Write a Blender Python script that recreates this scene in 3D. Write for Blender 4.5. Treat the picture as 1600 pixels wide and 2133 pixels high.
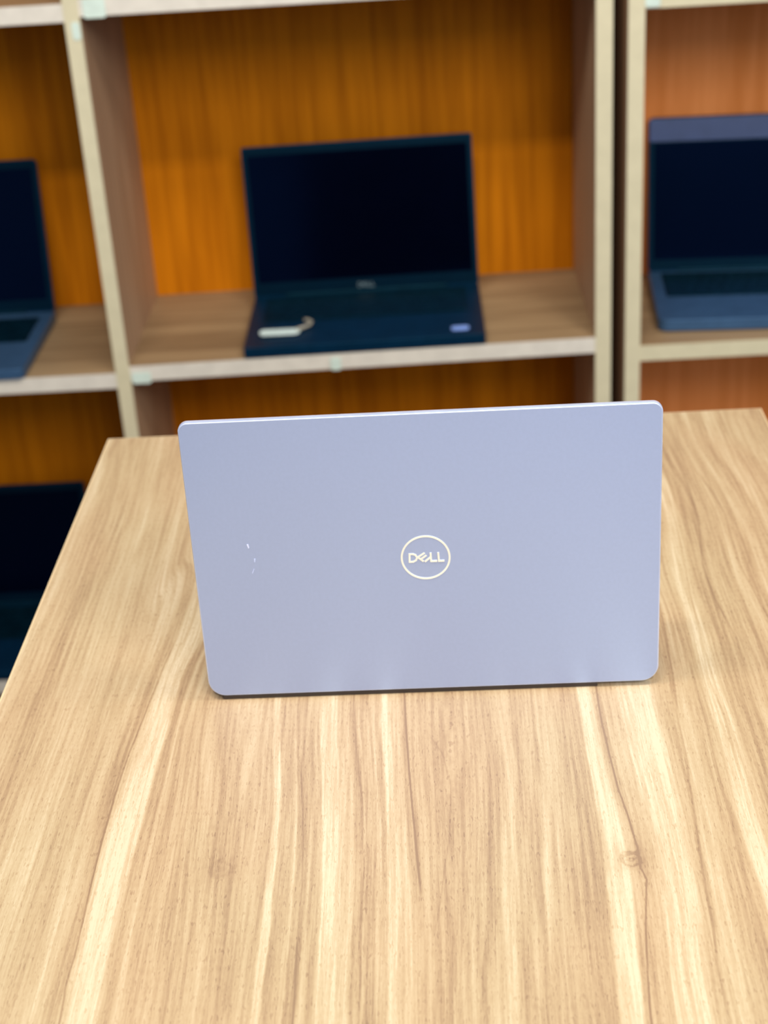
import bpy, bmesh, math, json
import numpy as np
from mathutils import Vector, Matrix
GUIDES = [[[-0.2897, 1.2836], [-0.2883, 1.1727], [-0.2879, 1.0627], [-0.2909, 0.9836], [-0.292, 0.9515], [-0.2911, 0.8763], [-0.2921, 0.8282], [-0.2935, 0.8062]],
 [[-0.2841, 1.3443], [-0.2674, 1.1847], [-0.2698, 1.1446], [-0.2676, 1.0269], [-0.2688, 0.9498], [-0.271, 0.8901], [-0.2737, 0.8358], [-0.2752, 0.7862], [-0.2749, 0.7275]],
 [[-0.2639, 1.342], [-0.258, 1.2263], [-0.2568, 1.118], [-0.257, 0.981], [-0.2571, 0.9183], [-0.2584, 0.837], [-0.2592, 0.789], [-0.2587, 0.7344], [-0.258, 0.6956], [-0.2583, 0.657]],
 [[-0.1998, 1.0435], [-0.2094, 0.9574], [-0.2145, 0.8885], [-0.2179, 0.847], [-0.2197, 0.7998], [-0.2198, 0.7548], [-0.2191, 0.7174], [-0.2175, 0.6694], [-0.2177, 0.6377], [-0.216, 0.6126]],
 [[-0.203, 0.9115], [-0.2078, 0.8517], [-0.2122, 0.7863], [-0.2116, 0.7242], [-0.211, 0.6691], [-0.2084, 0.6122]],
 [[-0.1925, 0.9441], [-0.1947, 0.8929], [-0.1935, 0.7934], [-0.1938, 0.7414], [-0.1935, 0.6853], [-0.1936, 0.6116]],
 [[-0.1761, 0.6943], [-0.1656, 0.6104]],
 [[-0.1692, 0.905], [-0.1527, 0.779], [-0.1383, 0.6066]],
 [[-0.1239, 0.9018], [-0.117, 0.8405], [-0.1112, 0.7918], [-0.1118, 0.7564], [-0.1125, 0.6939], [-0.1124, 0.658], [-0.1124, 0.6082]],
 [[-0.1082, 0.9031], [-0.103, 0.822], [-0.0988, 0.7797], [-0.0953, 0.711], [-0.0951, 0.67], [-0.0934, 0.6074]],
 [[-0.091, 0.9019], [-0.0861, 0.821], [-0.0808, 0.7547], [-0.0781, 0.6827], [-0.0779, 0.6197]],
 [[-0.0719, 0.9005], [-0.0692, 0.856], [-0.0629, 0.7856], [-0.06, 0.7238], [-0.0602, 0.6684], [-0.0583, 0.606]],
 [[-0.0625, 0.9034], [-0.0582, 0.8457], [-0.055, 0.8021], [-0.0536, 0.7381], [-0.0529, 0.6815], [-0.0516, 0.6057]],
 [[-0.0376, 0.908], [-0.0357, 0.8538], [-0.0325, 0.792], [-0.0292, 0.7368], [-0.0266, 0.6964], [-0.0271, 0.6047]],
 [[0.0176, 0.8942], [0.0207, 0.8405], [0.0209, 0.7975], [0.018, 0.7465], [0.0144, 0.6984], [0.0111, 0.6396], [0.0043, 0.6033]],
 [[0.0532, 0.8952], [0.0505, 0.8124], [0.0467, 0.7326], [0.0445, 0.6634], [0.0405, 0.6018]],
 [[0.0632, 0.8945], [0.0631, 0.8378], [0.0617, 0.7782], [0.0568, 0.7101], [0.053, 0.6503], [0.0495, 0.6015]],
 [[0.0843, 0.8832], [0.0817, 0.8461], [0.0825, 0.802], [0.0843, 0.753], [0.082, 0.7088], [0.0807, 0.6616], [0.0788, 0.6002]],
 [[0.0928, 0.9069], [0.0922, 0.8637], [0.0935, 0.827], [0.0948, 0.793], [0.098, 0.7604], [0.0998, 0.7358], [0.0993, 0.7166], [0.1014, 0.7077], [0.0966, 0.6741], [0.0938, 0.6484], [0.0896, 0.5998]],
 [[0.1091, 0.872], [0.1101, 0.8259], [0.1129, 0.7918], [0.1144, 0.7513], [0.1169, 0.7194], [0.1127, 0.6734], [0.1081, 0.6352], [0.1053, 0.5991]],
 [[0.1243, 0.9047], [0.1273, 0.8521], [0.1292, 0.8075], [0.1322, 0.7662], [0.1303, 0.728], [0.1275, 0.6926], [0.1229, 0.6471], [0.119, 0.5986]],
 [[0.1497, 1.0074], [0.1484, 0.9653], [0.1461, 0.912], [0.1421, 0.8603], [0.14, 0.8098], [0.1365, 0.75], [0.1331, 0.6991], [0.1323, 0.6655], [0.1296, 0.6403]],
 [[0.1819, 1.2131], [0.18, 1.1282], [0.1751, 1.0314], [0.1725, 0.9634], [0.1692, 0.9103], [0.1722, 0.8676], [0.1716, 0.822], [0.1701, 0.7798], [0.171, 0.7481], [0.1706, 0.7115]],
 [[0.1976, 1.3167], [0.1994, 1.2523], [0.2007, 1.1983], [0.1984, 1.1331], [0.1906, 1.0655], [0.1914, 1.0137], [0.1972, 0.9614], [0.1948, 0.8914], [0.1957, 0.866], [0.1948, 0.8349]],
 [[0.2088, 1.3524], [0.2056, 1.2856], [0.2108, 1.2346], [0.219, 1.1856], [0.222, 1.1503], [0.2204, 1.1146], [0.2186, 1.063], [0.2246, 0.9863]],
 [[0.2166, 1.3514], [0.2137, 1.2616], [0.224, 1.2275], [0.2317, 1.179], [0.2371, 1.113], [0.234, 1.0579]],
 [[0.2353, 1.3493], [0.2353, 1.2682], [0.2459, 1.2338], [0.2499, 1.1852], [0.2517, 1.1239]],
 [[0.2511, 1.354], [0.2505, 1.293], [0.2546, 1.2435], [0.2628, 1.1803]]]
LINES = [[[-0.1998, 1.0435], [-0.2094, 0.9574], [-0.2145, 0.8885], [-0.2179, 0.847], [-0.2197, 0.7998], [-0.2198, 0.7548], [-0.2191, 0.7174], [-0.2175, 0.6694], [-0.2177, 0.6377], [-0.216, 0.6126]],
 [[-0.0376, 0.908], [-0.0357, 0.8538], [-0.0325, 0.792], [-0.0292, 0.7368], [-0.0266, 0.6964], [-0.0271, 0.6047]],
 [[0.0928, 0.9069], [0.0922, 0.8637], [0.0935, 0.827], [0.0948, 0.793], [0.098, 0.7604], [0.0998, 0.7358], [0.0993, 0.7166], [0.1014, 0.7077], [0.0966, 0.6741], [0.0938, 0.6484], [0.0896, 0.5998]],
 [[-0.0237, 0.8639], [-0.0122, 0.8338], [-0.0077, 0.7992], [-0.0098, 0.7507], [-0.0154, 0.6999], [-0.0204, 0.6601], [-0.0268, 0.6413]],
 [[-0.0719, 0.9005], [-0.0692, 0.856], [-0.0629, 0.7856], [-0.06, 0.7238], [-0.0602, 0.6684], [-0.0583, 0.606]],
 [[-0.0625, 0.9034], [-0.0582, 0.8457], [-0.055, 0.8021], [-0.0536, 0.7381], [-0.0529, 0.6815], [-0.0516, 0.6057]],
 [[0.1497, 1.0074], [0.1484, 0.9653], [0.1461, 0.912], [0.1421, 0.8603], [0.14, 0.8098], [0.1365, 0.75], [0.1331, 0.6991], [0.1323, 0.6655], [0.1296, 0.6403]],
 [[0.1976, 1.3167], [0.1994, 1.2523], [0.2007, 1.1983], [0.1984, 1.1331], [0.1906, 1.0655], [0.1914, 1.0137], [0.1972, 0.9614], [0.1948, 0.8914], [0.1957, 0.866], [0.1948, 0.8349]],
 [[0.2088, 1.3524], [0.2056, 1.2856], [0.2108, 1.2346], [0.219, 1.1856], [0.222, 1.1503], [0.2204, 1.1146], [0.2186, 1.063], [0.2246, 0.9863]],
 [[0.1819, 1.2131], [0.18, 1.1282], [0.1751, 1.0314], [0.1725, 0.9634], [0.1692, 0.9103], [0.1722, 0.8676], [0.1716, 0.822], [0.1701, 0.7798], [0.171, 0.7481], [0.1706, 0.7115]],
 [[-0.1082, 0.9031], [-0.103, 0.822], [-0.0988, 0.7797], [-0.0953, 0.711], [-0.0951, 0.67], [-0.0934, 0.6074]]]
LETTERS = [[[-10.42, 2.95], [-10.65, -2.86]], [[-10.42, 2.77], [-8.29, 2.78], [-6.6, 2.07], [-5.6, 0.09], [-6.48, -1.81], [-8.26, -2.79], [-10.65, -2.86]], [[-0.9, 3.16], [-5.11, 0.42], [-1.8, -2.55]], [[-3.46, -1.24], [0.12, 1.35]], [[-0.39, -2.79], [2.71, -0.18]], [[3.33, 2.97], [3.44, -2.79], [6.99, -2.84]], [[8.34, 2.99], [8.56, -2.84], [11.7, -2.84]]]
CAM = {"f": 3298.31, "h": 0.60224, "r": [0.997805, -0.030086, -0.058996], "u": [0.066225, 0.453305, 0.888892], "fw": [0.0, 0.890848, -0.454302]}
U2000 = (-0.2587, 0.1564)
LPAR = [(0.42, 0.0009, 0.0, 1.0), (0.6, 0.0009, 0.69, 0.95), (0.45, 0.0009, 0.0, 0.98), (0.14, 0.0009, 0.6534, 0.8733), (0.18, 0.0012, 0.0, 0.95), (0.2, 0.0013, 0.0, 0.95), (0.22, 0.0012, 0.0, 1.1), (0.22, 0.0012, 0.9, 1.3), (0.22, 0.0012, 0.9, 1.35), (0.2, 0.0012, 0.8, 1.2), (0.2, 0.0009, 0.0, 0.85)]
TH = 0.90                      # table top above the floor
SY = -0.03635                  # yaw of the shelving
SD = 2.24809                   # shelving front plane
TYAW = -0.0476
S = bpy.context.scene
for o in list(bpy.data.objects): bpy.data.objects.remove(o)

# ------------------------------------------------------------ camera
cd = bpy.data.cameras.new('camera'); cam = bpy.data.objects.new('camera', cd)
S.collection.objects.link(cam); S.camera = cam
cd.sensor_fit = 'VERTICAL'; cd.sensor_height = 24.0; cd.sensor_width = 18.0
cd.lens = CAM['f'] / 2133 * 24.0
r_, u_, f_ = [Vector(CAM[k]) for k in ('r', 'u', 'fw')]
M = Matrix((( r_[0], u_[0], -f_[0], 0), (r_[1], u_[1], -f_[1], 0), (r_[2], u_[2], -f_[2], CAM['h'] + TH), (0, 0, 0, 1)))
cam.matrix_world = M
cd.clip_start = 0.02; cd.clip_end = 60
cd.dof.use_dof = True; cd.dof.focus_distance = 0.955; cd.dof.aperture_fstop = 5.4

# ------------------------------------------------------------ light and exposure
w = bpy.data.worlds.new('room_ambient'); S.world = w; w.use_nodes = True
w.node_tree.nodes['Background'].inputs[0].default_value = (0.80, 0.86, 1.0, 1)
w.node_tree.nodes['Background'].inputs[1].default_value = 0.30
def area(name, loc, target, sx, sy, power, col):
    l = bpy.data.lights.new(name, 'AREA'); l.shape = 'RECTANGLE'; l.size = sx; l.size_y = sy
    l.energy = power; l.color = col
    o = bpy.data.objects.new(name, l); S.collection.objects.link(o); o.location = loc
    o.rotation_euler = (Vector(target) - Vector(loc)).to_track_quat('-Z', 'Y').to_euler()
    return o
area('ceiling_lamp', (-0.75, 0.72, TH + 2.0), (-0.5, 1.0, TH), 0.6, 0.16, 19, (1.0, 0.93, 0.82))
area('ceiling_lamp', (0.95, 0.70, TH + 2.0), (0.6, 1.0, TH), 0.6, 0.16, 19, (1.0, 0.93, 0.82))
area('ceiling_lamp', (0.85, -0.9, TH + 1.75), (-0.1, 2.4, TH), 1.5, 0.9, 58, (1.0, 0.95, 0.86))
area('ceiling_lamp', (-0.15, 0.30, TH + 2.0), (-0.1, 1.9, TH), 0.5, 0.12, 24, (1.0, 0.94, 0.84))
area('daylight_window', (0.9, -2.6, TH + 1.25), (0.0, 1.6, TH), 2.4, 1.3, 42, (0.66, 0.80, 1.0))
vs = S.view_settings
S.display_settings.display_device = 'sRGB'
vs.view_transform = 'Standard'; vs.look = 'None'; vs.gamma = 1; vs.use_curve_mapping = False
vs.exposure = 0.0

# ------------------------------------------------------------ helpers
def rot2(a, x, y): return (x * math.cos(a) - y * math.sin(a), x * math.sin(a) + y * math.cos(a))
def link(o, parent=None):
    S.collection.objects.link(o)
    if parent: o.parent = parent
    return o
def thing(name, label, cat, loc=(0, 0, 0), rz=0, group=None):
    o = bpy.data.objects.new(name, None); o.empty_display_size = .05
    link(o); o.location = loc; o.rotation_euler = (0, 0, rz)
    o['label'] = label; o['category'] = cat
    if group: o['group'] = group
    return o
def tag(o, label, cat): o['label'] = label; o['category'] = cat; return o
def mesh(name, verts, faces, mats, parent=None, bevel=0, seg=2, smooth=False):
    me = bpy.data.meshes.new(name); me.from_pydata([tuple(v) for v in verts], [], faces); me.update()
    bm = bmesh.new(); bm.from_mesh(me); bmesh.ops.recalc_face_normals(bm, faces=bm.faces); bm.to_mesh(me); bm.free()
    for m in (mats if isinstance(mats, (list, tuple)) else [mats]): me.materials.append(m)
    o = link(bpy.data.objects.new(name, me), parent)
    if bevel:
        b = o.modifiers.new('bevel', 'BEVEL'); b.width = bevel; b.segments = seg; b.limit_method = 'ANGLE'; b.angle_limit = math.radians(40)
        b.harden_normals = True
        for p in me.polygons: p.use_smooth = True
    elif smooth:
        for p in me.polygons: p.use_smooth = True
    return o
def boxvf(x0, x1, y0, y1, z0, z1, V, F):
    n = len(V)
    V += [(x0,y0,z0),(x1,y0,z0),(x1,y1,z0),(x0,y1,z0),(x0,y0,z1),(x1,y0,z1),(x1,y1,z1),(x0,y1,z1)]
    F += [(n,n+3,n+2,n+1),(n+4,n+5,n+6,n+7),(n,n+1,n+5,n+4),(n+1,n+2,n+6,n+5),(n+2,n+3,n+7,n+6),(n+3,n,n+4,n+7)]
def box(name, x0, x1, y0, y1, z0, z1, m, parent=None, bevel=0, seg=2):
    V, F = [], []; boxvf(x0, x1, y0, y1, z0, z1, V, F)
    return mesh(name, V, F, m, parent, bevel, seg)
def rrect(x0, x1, z0, z1, rb, rt, n=10):
    P = []
    for cx, cz, r, a0 in ((x1-rb, z0+rb, rb, -90), (x1-rt, z1-rt, rt, 0), (x0+rt, z1-rt, rt, 90), (x0+rb, z0+rb, rb, 180)):
        for i in range(n + 1):
            a = math.radians(a0 + 90 * i / n); P.append((cx + r * math.cos(a), cz + r * math.sin(a)))
    return P
def slab(name, P, d0, d1, m, parent=None, axis='y', bevel=0, seg=3):
    """outline P extruded d0..d1 along y (or z)"""
    n = len(P)
    mk = (lambda p, d: (p[0], d, p[1])) if axis == 'y' else (lambda p, d: (p[0], p[1], d))
    V = [mk(p, d0) for p in P] + [mk(p, d1) for p in P]
    F = [tuple(range(n)), tuple(range(2*n-1, n-1, -1))] + [(i, (i+1) % n, n+(i+1) % n, n+i) for i in range(n)]
    return mesh(name, V, F, m, parent, bevel, seg)

# ------------------------------------------------------------ materials
class NT:
    def __init__(s, name):
        s.m = bpy.data.materials.new(name); s.m.use_nodes = True
        s.t = s.m.node_tree; s.n = s.t.nodes; s.l = s.t.links; s.b = s.n['Principled BSDF']
    def new(s, ty, **k):
        n = s.n.new(ty)
        for a, v in k.items(): setattr(n, a, v)
        return n
    def put(s, sock, v):
        if hasattr(v, 'is_output') or hasattr(v, 'links'): s.l.new(v, sock)
        else: sock.default_value = v
    def math(s, op, a, b=0.0, c=None, clamp=False):
        n = s.new('ShaderNodeMath', operation=op); n.use_clamp = clamp
        s.put(n.inputs[0], a); s.put(n.inputs[1], b)
        if c is not None: s.put(n.inputs[2], c)
        return n.outputs[0]
    def smooth(s, x, a, b, lo=0.0, hi=1.0):
        n = s.new('ShaderNodeMapRange', interpolation_type='SMOOTHSTEP')
        s.put(n.inputs['Value'], x); n.inputs['From Min'].default_value = a; n.inputs['From Max'].default_value = b
        n.inputs['To Min'].default_value = lo; n.inputs['To Max'].default_value = hi
        return n.outputs[0]
    def comb(s, x, y, z=0.0):
        n = s.new('ShaderNodeCombineXYZ'); s.put(n.inputs[0], x); s.put(n.inputs[1], y); s.put(n.inputs[2], z); return n.outputs[0]
    def noise(s, vec, scale=1.0, detail=2.0, rough=.5):
        n = s.new('ShaderNodeTexNoise'); s.put(n.inputs['Vector'], vec)
        n.inputs['Scale'].default_value = scale; n.inputs['Detail'].default_value = detail; n.inputs['Roughness'].default_value = rough
        return n.outputs[0]
    def mix(s, fac, a, b, mode='MIX'):
        n = s.new('ShaderNodeMix', data_type='RGBA', blend_type=mode)
        s.put(n.inputs[0], fac); s.put(n.inputs[6], a); s.put(n.inputs[7], b); return n.outputs[2]
    def attr(s, name):
        return s.new('ShaderNodeAttribute', attribute_name=name).outputs['Fac']
    def obj(s):
        n = s.new('ShaderNodeTexCoord'); x = s.new('ShaderNodeSeparateXYZ'); s.l.new(n.outputs['Object'], x.inputs[0]); return x.outputs
    def bump(s, h, strength=.1, dist=.001):
        n = s.new('ShaderNodeBump'); n.inputs['Strength'].default_value = strength; n.inputs['Distance'].default_value = dist
        s.l.new(h, n.inputs['Height']); s.l.new(n.outputs[0], s.b.inputs['Normal'])
def plain(name, col, rough=.5, metal=0., spec=.5, coat=0., var=0.06, scale=40, tint=None):
    t = NT(name); x = t.obj()
    nz = t.noise(t.comb(x[0], x[1], x[2]), scale, 3)
    c = t.mix(t.smooth(nz, .3, .7), tuple(v * (1 - var) for v in col) + (1,), tuple(min(1, v * (1 + var)) for v in col) + (1,))
    t.put(t.b.inputs['Base Color'], c)
    t.b.inputs['Roughness'].default_value = rough; t.b.inputs['Metallic'].default_value = metal
    if tint: t.b.inputs['Specular Tint'].default_value = tint + (1,)
    t.b.inputs['Specular IOR Level'].default_value = spec; t.b.inputs['Coat Weight'].default_value = coat
    return t.m

U0, U1 = U2000
def upx(px): return U0 + (U1 - U0) * px / 1600.0
# tone along the table's width: bands of laminate grain, 0 dark .. 1 pale
TONE = [(-420,.5),(-380,.75),(-330,.45),(-270,.55),(-230,.8),(-190,.5),(-120,.42),(-60,.6),(-20,.75),(0,.62),(25,.45),(60,.5),(80,.55),(95,.74),(112,.68),(125,.5),(146,.36),(152,.5),(165,.72),(176,.84),(195,.98),(232,.93),(240,.55),(246,.38),(262,.42),(270,.62),(284,.4),(300,.45),(318,.55),(330,.68),(340,.42),(390,.44),(430,.5),(455,.40),(500,.5),(545,.48),
 (552,.92),(566,.95),(572,.4),(600,.36),(612,.66),(616,.26),(622,.38),(640,.46),(648,.72),(656,.5),(676,.42),(681,.85),(700,.93),(718,.78),(724,.58),(746,.66),(750,.36),(768,.44),(772,.74),(777,.36),(790,.40),(796,.66),(808,.62),(814,.40),(822,.52),(828,.95),(848,.90),(856,.68),(874,.62),(880,.46),
 (920,.40),(1000,.46),(1024,.5),(1027,.28),(1034,.44),(1060,.56),(1080,.66),(1110,.44),(1140,.5),(1152,.36),(1160,.6),(1186,.6),(1200,.4),(1250,.34),(1286,.42),(1294,.86),(1312,.96),(1336,.86),(1344,.5),(1349,.42),(1380,.46),(1402,.5),(1408,.78),(1440,.84),(1457,.86),(1464,.96),(1472,.7),(1480,.46),(1500,.40),(1512,.6),(1530,.72),(1545,.46),(1580,.42),
 (1610,.5),(1635,.9),(1665,.85),(1680,.5),(1720,.38),(1745,.3),(1760,.55),(1790,.48),(1815,.34),(1830,.7),(1860,.5),(1885,.38),(1900,.66),(1930,.5),(1950,.34),(1965,.62),(2000,.55),(2030,.4),(2050,.62),(2090,.5),(2130,.4),(2200,.5)]
def tone_ramp(t, u, stops):
    """piecewise ramp over more stops than one Color Ramp can hold"""
    out = None; i = 0
    while i < len(stops) - 1:
        seg = stops[i:i + 31]; a, b = upx(seg[0][0]), upx(seg[-1][0])
        mr = t.new('ShaderNodeMapRange'); mr.clamp = True
        t.put(mr.inputs['Value'], u); mr.inputs['From Min'].default_value = a; mr.inputs['From Max'].default_value = b
        r = t.new('ShaderNodeValToRGB'); cr = r.color_ramp; cr.interpolation = 'LINEAR'
        el = cr.elements; el[0].position = 0; el[0].color = (seg[0][1],) * 3 + (1,); el[1].position = 1; el[1].color = (seg[-1][1],) * 3 + (1,)
        for p, v in seg[1:-1]:
            e = el.new((upx(p) - a) / (b - a)); e.color = (v, v, v, 1)
        t.l.new(mr.outputs[0], r.inputs[0]); val = t.math('MULTIPLY', r.outputs[0], 1.0)
        if out is None: out = val
        else:
            st = t.math('GREATER_THAN', u, a)
            out = t.math('ADD', t.math('MULTIPLY', out, t.math('SUBTRACT', 1.0, st)), t.math('MULTIPLY', val, st))
        i += 30
    return out
def wood_table():
    t = NT('light_ash_laminate'); u = t.attr('grain'); x = t.obj(); X, Y = x[0], x[1]
    wob = t.math('MULTIPLY', t.math('SUBTRACT', t.noise(t.comb(t.math('MULTIPLY', u, 110), t.math('MULTIPLY', Y, 26)), 1, 4, .65), .5), .0036)
    xf = t.math('ADD', t.math('MULTIPLY', u, .45), t.math('MULTIPLY', X, .55))
    uw = t.math('ADD', u, wob)
    tone = t.math('MULTIPLY_ADD', tone_ramp(t, uw, TONE), .86, .06)
    n1 = t.smooth(t.noise(t.comb(t.math('MULTIPLY', uw, 100), t.math('MULTIPLY', Y, 2.2)), 1, 4, .62), .33, .67)      # medium streaks
    n2 = t.smooth(t.noise(t.comb(t.math('MULTIPLY', xf, 380), t.math('MULTIPLY', Y, 9)), 1, 4, .7), .36, .64)       # fine streaks
    n3 = t.noise(t.comb(t.math('MULTIPLY', xf, 880), t.math('MULTIPLY', Y, 140)), 1, 2, .5)     # pores
    n4 = t.noise(t.comb(t.math('MULTIPLY', u, 14), t.math('MULTIPLY', Y, 3.0), 3.1), 1, 2)      # broad patches
    tone = t.math('ADD', tone, t.math('MULTIPLY', t.math('SUBTRACT', n1, .5), .24))
    tone = t.math('ADD', tone, t.math('MULTIPLY', t.math('SUBTRACT', n2, .5), .30))
    tone = t.math('ADD', tone, t.math('MULTIPLY', t.math('SUBTRACT', n3, .5), .55))
    tone = t.math('SUBTRACT', tone, t.math('MULTIPLY', t.smooth(n3, .57, .68), .36))
    tone = t.math('ADD', tone, t.math('MULTIPLY', t.math('SUBTRACT', n4, .5), .22))
    # traced growth lines
    for k, (amp, hw, y0, y1) in enumerate(LPAR):
        d = t.math('ABSOLUTE', t.math('ADD', t.attr('line%d' % k), t.math('MULTIPLY', wob, .25)))
        g = t.smooth(d, hw * .25, hw, 1.0, 0.0)
        halo = t.smooth(d, hw, hw * 5, .22, 0.0)
        g = t.math('MULTIPLY', t.math('ADD', g, halo), amp)
        g = t.math('MULTIPLY', g, t.math('MULTIPLY', t.smooth(Y, y0, y0 + .04), t.smooth(Y, y1 - .03, y1, 1.0, 0.0)))
        tone = t.math('SUBTRACT', tone, g)
    # knots
    for kx, ky, kr, amp in ((.0948, .7248, .0076, .5), (-.1442, .7291, .009, .16)):
        dx = t.math('SUBTRACT', X, kx); dy = t.math('MULTIPLY', t.math('SUBTRACT', Y, ky), .92)
        rr = t.math('SQRT', t.math('ADD', t.math('MULTIPLY', dx, dx), t.math('MULTIPLY', dy, dy)))
        kn = t.noise(t.comb(t.math('MULTIPLY', X, 260), t.math('MULTIPLY', Y, 260)), 1, 2)
        rr = t.math('ADD', rr, t.math('MULTIPLY', t.math('SUBTRACT', kn, .5), kr * .9))
        ring = t.math('ADD', t.math('MULTIPLY', t.math('SINE', t.math('MULTIPLY', rr, 6.283 / (kr * .55))), .5), .5)
        inside = t.smooth(rr, kr * .75, kr * 1.15, 1.0, 0.0)
        halo = t.smooth(rr, kr, kr * 2.6, .25, 0.0)
        g = t.math('ADD', t.math('MULTIPLY', inside, t.math('ADD', .25, t.math('MULTIPLY', ring, .55))), halo)
        tone = t.math('SUBTRACT', tone, t.math('MULTIPLY', g, amp))
    r = t.new('ShaderNodeValToRGB'); el = r.color_ramp.elements
    el[0].position = 0; el[0].color = WOODC[0]; el[1].position = 1; el[1].color = WOODC[-1]
    for p, c in zip((.22, .45, .7), WOODC[1:-1]): e = el.new(p); e.color = c
    t.l.new(tone, r.inputs[0])
    n5 = t.noise(t.comb(t.math('MULTIPLY', u, 9), t.math('MULTIPLY', Y, 4), 8.0), 1, 2)
    col = t.mix(t.smooth(n5, .35, .65, 0, .5), r.outputs[0], (1.06, .97, .98, 1), 'MULTIPLY')
    t.put(t.b.inputs['Base Color'], col)
    t.b.inputs['Roughness'].default_value = .42; t.b.inputs['Specular IOR Level'].default_value = .35
    t.bump(tone, .12, .0004)
    return t.m
WOODC = [(.26,.172,.104,1), (.345,.240,.140,1), (.425,.314,.184,1), (.485,.380,.236,1), (.60,.512,.355,1)]
def board(name, dark, light, along=0, rough=.5, spec=.35):
    t = NT(name); x = t.obj(); o = [0, 1, 2]; sc = [1.0, 1.0, 1.0]
    v = []
    for i in o: v.append(t.math('MULTIPLY', x[i], 3.0 if i == along else 70.0))
    n = t.noise(t.comb(*v), 1, 4, .6)
    v2 = [t.math('MULTIPLY', x[i], 1.2 if i == along else 14.0) for i in o]
    n = t.math('ADD', t.math('MULTIPLY', n, .55), t.math('MULTIPLY', t.noise(t.comb(*v2), 1, 3), .45))
    t.put(t.b.inputs['Base Color'], t.mix(t.smooth(n, .36, .64), dark + (1,), light + (1,)))
    t.b.inputs['Roughness'].default_value = rough; t.b.inputs['Specular IOR Level'].default_value = spec
    return t.m
mat_wood = wood_table()
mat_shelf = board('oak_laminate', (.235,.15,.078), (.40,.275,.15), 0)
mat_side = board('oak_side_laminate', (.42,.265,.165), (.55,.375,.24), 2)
mat_back = board('orange_veneer', (.42,.120,.002), (.62,.195,.004), 2, .5, .06)
mat_back2 = board('reddish_veneer', (.74,.235,.055), (.92,.33,.10), 2, .5, .06)
mat_band = plain('cream_edge_band', (.62,.56,.38), .45, var=.03)
mat_bandw = plain('pale_edge_band', (.68,.63,.55), .4, var=.05)
mat_tape = plain('pale_green_tape', (.62,.73,.65), .3)
mat_tband = plain('light_oak_edge_band', (.70,.54,.33), .45)
mat_floor = plain('dark_floor_tile', (.05,.045,.04), .4, var=.2, scale=6)
mat_wall = plain('shade_dark_wall', (.03,.026,.022), .8, var=.05, scale=4)  # near-black: shade of the gap between units put into the wall colour
mat_lid = plain('brushed_silver_aluminium', (.362,.445,.68), .36, .5, .4, var=.012, scale=400)
mat_rim = plain('polished_rim_highlight', (.60,.67,.88), .32, .5)
mat_logo = plain('cream_logo_metal', (.80,.78,.68), .35, .2)
mat_scuff = plain('white_scuff', (.62,.66,.86), .5)
mat_scuff2 = plain('faint_scuff', (.46,.52,.74), .45)
mat_rubber = plain('dark_rubber', (.035,.024,.018), .6)
mat_deck_dark = plain('navy_black_plastic', (.0012,.015,.040), .42, spec=.3, var=.1, tint=(.2,.7,1.))
mat_key = plain('black_keycaps', (.0008,.009,.017), .38, spec=.3, var=.2, tint=(.2,.7,1.))
mat_bezel = plain('matte_black_bezel', (.0005,.006,.016), .4, spec=.2, tint=(.2,.7,1.))
mat_reflection_blue = plain('blue_grey_reflection', (.045,.075,.20), .35)  # reflection on the glossy screen, put into a flat colour
mat_screen = plain('dark_screen_glass', (.0002,.0005,.004), .15, spec=.35, tint=(.1,.35,1.))
mat_deck_blue = plain('blue_grey_aluminium', (.045,.105,.21), .38, .3, tint=(.6,.8,1.))
mat_white = plain('white_paper', (.72,.88,.86), .6)
mat_string = plain('beige_string', (.38,.35,.28), .7)
mat_bluest = plain('light_blue_sticker', (.26,.42,.95), .4)
mat_greylogo = plain('grey_logo_print', (.10,.15,.17), .5)

# ------------------------------------------------------------ setting
fl = box('floor', -4, 4, -4, SD + .62, -.05, 0, mat_floor); fl['kind'] = 'structure'
wl = box('wall_back', -4, 4, 0, .1, 0, 3.0, mat_wall); wl['kind'] = 'structure'
wx, wy = rot2(SY, 0, SD + .352); wl.location = (wx, wy, 0); wl.rotation_euler[2] = SY

# ------------------------------------------------------------ shelving
def sw(x, y, z):                     # shelving frame -> world (z given from the table top)
    a, b = rot2(SY, x, SD + y); return (a, b, z + TH)
T = .024; DEP = .3277
def cabinet(name, label, xs, levels, back, bandm):
    """xs: (x0, x1) of each upright, levels: per bay list of (z left, z right) of board tops"""
    z0, z1 = -TH, max(l[-1][1] for l in levels)
    root = thing(name, label, 'shelf', sw((xs[0][0] + xs[-1][1]) / 2, 0, -TH), SY)
    ox = (xs[0][0] + xs[-1][1]) / 2
    for a, b in xs:
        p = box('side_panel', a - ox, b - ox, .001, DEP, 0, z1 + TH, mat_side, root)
        box('edge_band', a - ox - .0002, b - ox + .0002, 0, .0012, 0, z1 + TH, mat_band, p)
    for i, lv in enumerate(levels):
        a, b = xs[i][1] - ox, xs[i + 1][0] - ox
        for zl, zr in lv:
            zl += TH; zr += TH
            def wedge(nm, y0, y1, m, par, e=0.0):
                V = [(a, y0, zl - T - e), (b, y0, zr - T - e), (b, y1, zr - T - e), (a, y1, zl - T - e),
                     (a, y0, zl + e), (b, y0, zr + e), (b, y1, zr + e), (a, y1, zl + e)]
                return mesh(nm, V, [(0,3,2,1),(4,5,6,7),(0,1,5,4),(1,2,6,5),(2,3,7,6),(3,0,4,7)], m, par)
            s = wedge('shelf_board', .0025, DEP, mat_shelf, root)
            wedge('edge_band', .0012, .0025, bandm, s, .0002)
        box('back_panel', a, b, DEP, DEP + .006, 0, z1 + TH, back, root)
        box('plinth', a, b, .02, .036, 0, lv[0][0] + TH - T, mat_side, root)
    return root, ox
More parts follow.
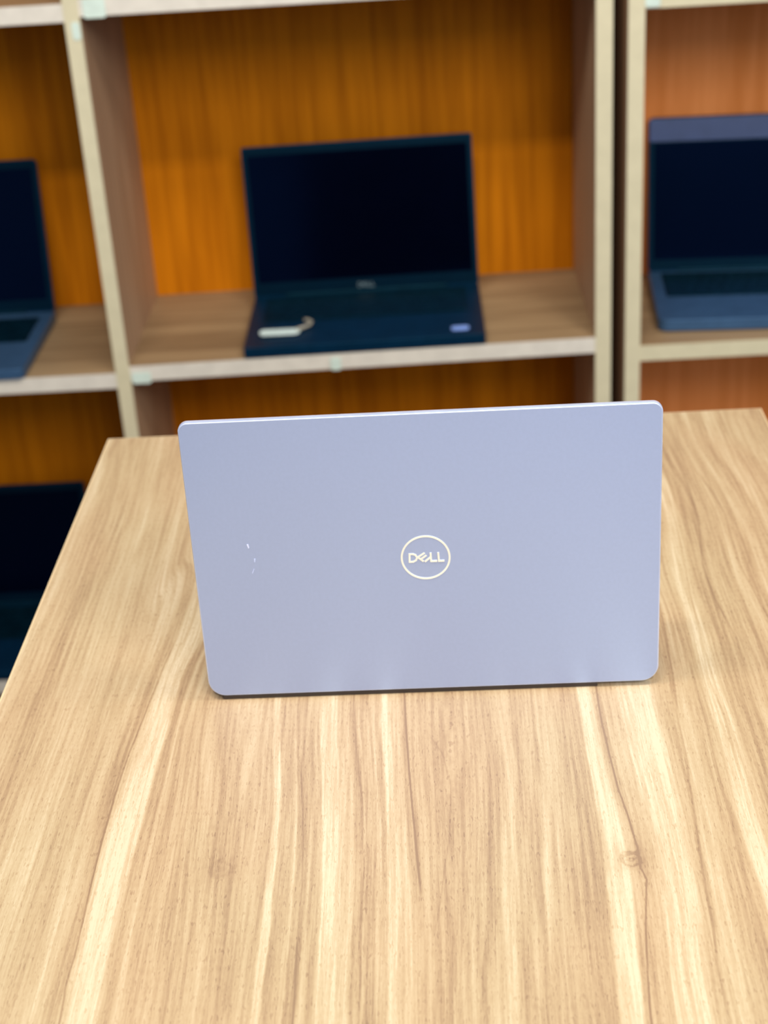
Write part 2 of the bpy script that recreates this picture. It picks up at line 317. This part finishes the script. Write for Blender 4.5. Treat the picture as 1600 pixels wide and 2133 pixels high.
XL, XR, XP = -.47701, .25433, .2990
A, aox = cabinet('shelving_unit', 'light oak shelving with orange backs, two bays wide, left of the black gap', [(-1.209, -1.1875), (XL, XL + .0215), (XR, XR + .0230)],
    [[(-.83, -.83), (-.2855, -.2855), (.2607, .2607), (.81, .81)], [(-.82, -.82), (-.2757, -.2684), (.2664, .2664), (.81, .81)]], mat_back, mat_bandw)
B, box_ = cabinet('shelving_unit', 'light oak shelving with reddish back panel, right of the black gap', [(XP, XP + .0225), (1.03, 1.0535)],
    [[(-.83, -.83), (-.2859, -.2859), (.2324, .2324), (.81, .81)]], mat_back2, mat_band)
def tape(root, ox, x0, x1, z0, z1):
    V, F = [], []
    P = rrect(x0 - ox, x1 - ox, z0 + TH, z1 + TH, .004, .003, 4)
    slab('tape_patch', P, -.0012, -.0001, mat_tape, root)['label'] = 'pale green tape patch'
tape(A, aox, -.453, -.424, -.303, -.285)
tape(A, aox, -.148, -.132, -.298, -.277)
tape(A, aox, -.468, -.4565, .212, .236)
tape(A, aox, -.449, -.418, .240, .266)
tape(B, box_, .3215, .342, .210, .232)

# ------------------------------------------------------------ table
def table():
    c, s = math.cos(TYAW), math.sin(TYAW)
    X0, X1, Y0, Y1 = -.319, .290, .12, 1.356
    root = thing('table', 'light ash laminate table with streaked grain under the silver laptop', 'table', (0, 0, 0), TYAW)
    xs = np.linspace(X0, X1, 230); ys = np.linspace(Y0, Y1, 260)
    GX, GY = np.meshgrid(xs, ys)
    SX, SYY, DD = [], [], []
    for g in GUIDES:
        g = sorted(g, key=lambda q: q[1]); gy = [q[1] for q in g]; gx = [q[0] for q in g]
        uu = gx[0] if gy[0] > .66 else float(np.interp(.65, gy, gx))
        for y in np.arange(gy[0], gy[-1], .008):
            xx = float(np.interp(y, gy, gx)); SX.append(xx); SYY.append(y); DD.append(xx - uu)
    SX, SYY, DD = map(np.array, (SX, SYY, DD)); num = np.zeros_like(GX); den = np.full_like(GX, .02)
    for a, b, d in zip(SX, SYY, DD):
        wgt = np.exp(-((GX - a) / .016) ** 2 - ((GY - b) / .035) ** 2); num += wgt * d; den += wgt
    U = GX - num / den
    V = []; F = []; ny, nx = GX.shape
    V = [(GX[j, i], GY[j, i], TH) for j in range(ny) for i in range(nx)]
    F = [(j*nx+i, j*nx+i+1, (j+1)*nx+i+1, (j+1)*nx+i) for j in range(ny-1) for i in range(nx-1)]
    n = len(V); V += [(x, y, TH - .025) for x, y in ((X0, Y0), (X1, Y0), (X1, Y1), (X0, Y1))]
    me = bpy.data.meshes.new('tabletop')
    bot = (n, n+3, n+2, n+1)
    # skirts join the top grid's rim to the underside
    rim = [i for i in range(nx)], [j*nx + nx-1 for j in range(ny)], [(ny-1)*nx + i for i in range(nx-1, -1, -1)], [j*nx for j in range(ny-1, -1, -1)]
    F2 = [bot]
    for k, rr in enumerate(rim): F2.append(tuple([n + k, n + (k + 1) % 4] + rr[::-1]))
    me.from_pydata(V, [], F + F2); me.update(); me.materials.append(mat_wood)
    def put(name, arr):
        at = me.attributes.new(name, 'FLOAT', 'POINT'); at.data.foreach_set('value', np.concatenate([arr.ravel(), np.zeros(4)]).astype(np.float32))
    put('grain', U)
    for k, L in enumerate(LINES):
        L = sorted(L, key=lambda q: q[1]); put('line%d' % k, GX - np.interp(GY, [q[1] for q in L], [q[0] for q in L]))
    link(bpy.data.objects.new('tabletop', me), root)
    e = .0012; V = []; FF = []
    for a in ((X0 - e, X0, Y0, Y1), (X1, X1 + e, Y0, Y1), (X0 - e, X1 + e, Y0 - e, Y0), (X0 - e, X1 + e, Y1, Y1 + e)):
        boxvf(a[0], a[1], a[2], a[3], TH - .025, TH - .0002, V, FF)
    mesh('edge_band', V, FF, mat_tband, root)
    for a, b in ((Y0 + .05, Y0 + .075), (Y1 - .075, Y1 - .05)):
        box('leg_panel', X0 + .03, X1 - .03, a, b, 0, TH - .025, mat_side, root)
    box('rail', X0 + .2, X0 + .22, Y0 + .075, Y1 - .075, TH - .3, TH - .025, mat_side, root)
    return root
table()

# ------------------------------------------------------------ laptops
def strokes(L, wd, y0, y1, V, F, k=.001, ox=0, oz=0):
    for si, st in enumerate(L):
        for i in range(len(st) - 1):
            a = Vector(st[i]) * k; b = Vector(st[i + 1]) * k; d = (b - a).normalized(); nrm = Vector((-d.y, d.x)) * wd / 2
            a = a - d * wd * .35; b = b + d * wd * .35
            q = [a + nrm, b + nrm, b - nrm, a - nrm]; n = len(V); ya = y1 + (si * 7 + i) * 6e-6 * (1 if y1 > y0 else -1)
            V += [(p.x + ox, y0, p.y + oz) for p in q] + [(p.x + ox, ya, p.y + oz) for p in q]
            F += [(n,n+1,n+2,n+3),(n+7,n+6,n+5,n+4)] + [(n+j,n+(j+1)%4,n+4+(j+1)%4,n+4+j) for j in range(4)]
def laptop(label, loc, rz, W, D, bt, foot, LL, lt, theta, hy, hz, deckm, lidm, bezm, margins, keym, rb=.006, rt=.006, name='laptop', pad=(.105, .065)):
    root = thing(name, label, 'laptop', loc, rz)
    base = slab('base', rrect(-W/2, W/2, 0, D, rb, rb * .5), foot, foot + bt, deckm, root, axis='z', bevel=.0012)
    z = foot + bt
    # keyboard: a sunk tray and rows of caps
    kw = W * .86; k0, k1 = D * .47, D * .47 + kw * .36
    k1 = min(k1, D - .018)
    slab('keyboard_tray', rrect(-kw/2 - .004, kw/2 + .004, k0 - .004, k1 + .004, .003, .003, 3), z, z + .0006, mat_key, root, axis='z')
    V, F = [], []; rows = 6; rh = (k1 - k0) / rows
    for rI in range(rows):
        if rI == 0: ws = [1.2, 1, 1, 1.1, 5.2, 1.1, 1, 1, 1, 1.1]
        else: ws = [1 + .25 * rI * (rI < 5)] + [1] * 12 + [2.2 - .25 * rI * (rI < 5)]
        tot = sum(ws); xx = -kw / 2
        for q in ws:
            d = kw * q / tot
            boxvf(xx + .001, xx + d - .001, k0 + rI * rh + .001, k0 + (rI + 1) * rh - .001, z + .0006, z + .002, V, F); xx += d
    mesh('keyboard', V, F, keym, root)
    slab('touchpad', rrect(-pad[0]/2, pad[0]/2, D * .08, D * .08 + pad[1], .003, .003, 3), z, z + .0005, deckm, root, axis='z')
    lid = slab('lid', rrect(-W/2, W/2, 0, LL, rt[0] if isinstance(rt, tuple) else rt, rt[1] if isinstance(rt, tuple) else rt), 0, -lt, lidm, root, bevel=.0009, seg=3)
    lid.location = (0, hy, hz); lid.rotation_euler = (math.radians(90 - theta), 0, 0)
    ml, mb, mt = margins
    bz = slab('bezel', rrect(-W/2 + .0025, W/2 - .0025, .003, LL - .0025, .004, .004, 4), -lt, -lt - .0008, bezm, lid)
    slab('screen', rrect(-W/2 + ml, W/2 - ml, mb, LL - mt, .001, .001, 2), -lt - .0008, -lt - .0011, mat_screen, lid)
    hg = box('hinge', -W * .36, W * .36, -.0045, .0035, -.004, .004, mat_key, root, .002)
    hg.location = (0, D - .002, z + .001) if hz > .01 else (0, D + .0005, z - .004)
    return root, lid, z

# the closed-back silver laptop on the table
LYAW, LANG = -.05488, -.0298
W, LL = .305, .2015; D = .199; lt = .005; Yl = D + .0068
rx, ry = rot2(math.pi + LYAW, 0, Yl)
m_root, m_lid, m_z = laptop('open silver laptop on the table, seen from behind with ringed logo on its lid', (.02506 - rx, .90479 - ry, TH), math.pi + LYAW,
    W, D, .012, .0032, LL, lt, 90 + math.degrees(LANG), Yl, .004, mat_lid, mat_lid, mat_bezel, (.006, .012, .007), mat_key, .008, (.0115, .0062))
# outer lid face is local y = 0 and the root is turned half round, so lid details mirror x
def lid_part(name, V, F, m): return mesh(name, [(-v[0], v[1], v[2]) for v in V], F, m, m_lid)
V, F = [], []; n = 96; R0, R1 = .0150, .0163
for k in range(n):
    a = 2 * math.pi * k / n
    for r in (R0, R1):
        for y in (-.0001, .00025): V.append((r * math.cos(a), y, .1001 + r * .985 * math.sin(a)))
for k in range(n):
    a, b = 4 * k, 4 * ((k + 1) % n)
    F += [(a+1, b+1, b+3, a+3), (a, a+1, b+1, b), (a+2, b+2, b+3, a+3), (a, b, b+2, a+2)]
lid_part('logo_ring', V, F, mat_logo)['label'] = 'cream logo ring'
V, F = [], []; strokes(LETTERS, .00125, -.0001, .00025, V, F, oz=.1001)
lid_part('logo_lettering', V, F, mat_logo)['label'] = 'cream raised lettering inside the ring'
for pts in ([(-.1164,.1148),(-.1153,.1150),(-.1149,.1122),(-.1156,.1118)], [(-.1126,.1042),(-.1116,.1040),(-.1120,.1015),(-.1126,.1016)], [(-.1135,.0966),(-.1131,.0966),(-.1144,.0932),(-.1148,.0936)]):
    V = [(x, .0002, z) for x, z in pts] + [(x, -.0001, z) for x, z in pts]
    F = [(0,1,2,3),(7,6,5,4)] + [(j,(j+1)%4,4+(j+1)%4,4+j) for j in range(4)]
    lid_part('scuff_mark', V, F, mat_scuff if pts[0][1] > .11 else mat_scuff2)['label'] = 'small white scuff mark'
# thin polished rim round the lid, its highlight put into a paler colour
P = rrect(-W/2 - .00025, W/2 + .00025, -.0001, LL + .00025, .0115, .0064)
Q = rrect(-W/2 + .0006, W/2 - .0006, .0008, LL - .0006, .011, .0058)
n = len(P); V = [(p[0], -.0012, p[1]) for p in P] + [(p[0], -lt + .0008, p[1]) for p in P] + [(p[0], -.0012, p[1]) for p in Q] + [(p[0], -lt + .0008, p[1]) for p in Q]
F = []
for i in range(n):
    j = (i + 1) % n; F += [(i, j, n+j, n+i), (2*n+i, 2*n+j, j, i), (n+i, n+j, 3*n+j, 3*n+i)]
mesh('lid_rim', V, F, mat_rim, m_lid)['label'] = 'thin polished rim with painted highlight'
m_lid.data.materials.append(mat_rim); m_lid.modifiers['bevel'].material = 1; m_lid.modifiers['bevel'].width = .0006  # bevel wears the paler rim colour as a painted glint
box('rubber_foot', -.112, .144, D + .0005, D + .0055, 0, .0034, mat_rubber, m_root, .0006)
box('rubber_foot', -.112, .112, .02, .026, 0, .0034, mat_rubber, m_root, .0006)

def on(z): return z
# black laptop in the middle bay; its board slopes a little
mz = (-.2757 - .2684) / 2
slope = math.atan2(-.2684 + .2757, XR - XL)
def shelf_laptop(label, x, y, z, dr=0, tilt=0, **k):
    r = laptop(label, sw(x, y, z), SY + dr, **k)
    r[0].rotation_euler[1] = -tilt
    return r
Wm, Dm = .368, .232
mid, midlid, mzt = shelf_laptop('open black laptop in the middle bay with white tag on its keyboard deck', -.0945, -.001, mz + .0004, .0, slope,
    W=Wm, D=Dm, bt=.016, foot=.002, LL=.243, lt=.007, theta=97, hy=Dm + .004, hz=.017, deckm=mat_deck_dark, lidm=mat_deck_dark, bezm=mat_bezel,
    margins=(.009, .024, .014), keym=mat_key, rb=.004, rt=.004)
V, F = [], []; strokes(LETTERS, .0016, -.0076, -.0081, V, F, k=.00115, oz=.012)
mesh('logo_print', V, F, mat_greylogo, midlid)['label'] = 'small grey lettering on lower bezel'
slab('sticker', rrect(.133, .160, .022, .040, .006, .006, 5), mzt, mzt + .0006, mat_bluest, mid, axis='z')['label'] = 'light blue sticker on palm rest'
tg = thing('price_tag', 'small white tag with a curled beige string lying on the black laptop deck', 'tag', sw(-.225, .052, mz + .0188), SY)
tp = slab('tag_card', rrect(-.032, .030, -.011, .012, .009, .008, 6), .0012, .0024, mat_white, tg, axis='z')
pts = [(.026, .004), (.036, .012), (.045, .022), (.047, .034), (.042, .042), (.035, .044)]
V, F = [], []
for i, (a, b) in enumerate(pts):
    for k in range(8):
        an = 2 * math.pi * k / 8
        dx, dy = (pts[min(i+1, 5)][0] - pts[max(i-1, 0)][0], pts[min(i+1, 5)][1] - pts[max(i-1, 0)][1]); l = math.hypot(dx, dy)
        V.append((a - dy / l * .0026 * math.cos(an), b + dx / l * .0026 * math.cos(an), .0036 + .0026 * math.sin(an)))
for i in range(5):
    for k in range(8): F.append((i*8+k, i*8+(k+1)%8, (i+1)*8+(k+1)%8, (i+1)*8+k))
F += [tuple(range(8)), tuple(range(47, 39, -1))]
mesh('string', V, F, mat_string, tg, smooth=True)
# laptops in the neighbouring bays
shelf_laptop('open blue-grey laptop in the left bay, cut by the left edge', -.784, -.006, -.2853, .0,
    W=.335, D=.262, bt=.016, foot=.002, LL=.250, lt=.007, theta=98, hy=.264, hz=.017, deckm=mat_deck_blue, lidm=mat_deck_dark, bezm=mat_bezel,
    margins=(.010, .022, .014), keym=mat_key, rb=.012, rt=.008)
rgt, rlid, _z = shelf_laptop('open blue-grey laptop with painted reflection band at the screen top in the right shelving unit', (.529), .040, -.2857, -.07,
    W=.345, D=.235, bt=.018, foot=.002, LL=.250, lt=.007, theta=98, hy=.237, hz=.019, deckm=mat_deck_blue, lidm=mat_deck_dark, bezm=mat_bezel,
    margins=(.009, .020, .040), keym=mat_key, rb=.016, rt=.008)
slab('reflection_strip', rrect(-.1715, .1715, .212, .248, .003, .003, 4), -.0078, -.0084, mat_reflection_blue, rlid)['label'] = 'painted blue-grey reflection along the screen top'  # stands in for the bright reflection across the top of the screen
shelf_laptop('open black laptop on the lower left shelf, mostly hidden behind the table', -.790, .0, -.8297, .0,
    W=.345, D=.235, bt=.016, foot=.002, LL=.225, lt=.007, theta=98, hy=.237, hz=.017, deckm=mat_deck_dark, lidm=mat_deck_dark, bezm=mat_bezel,
    margins=(.010, .022, .014), keym=mat_key, rb=.006, rt=.006)
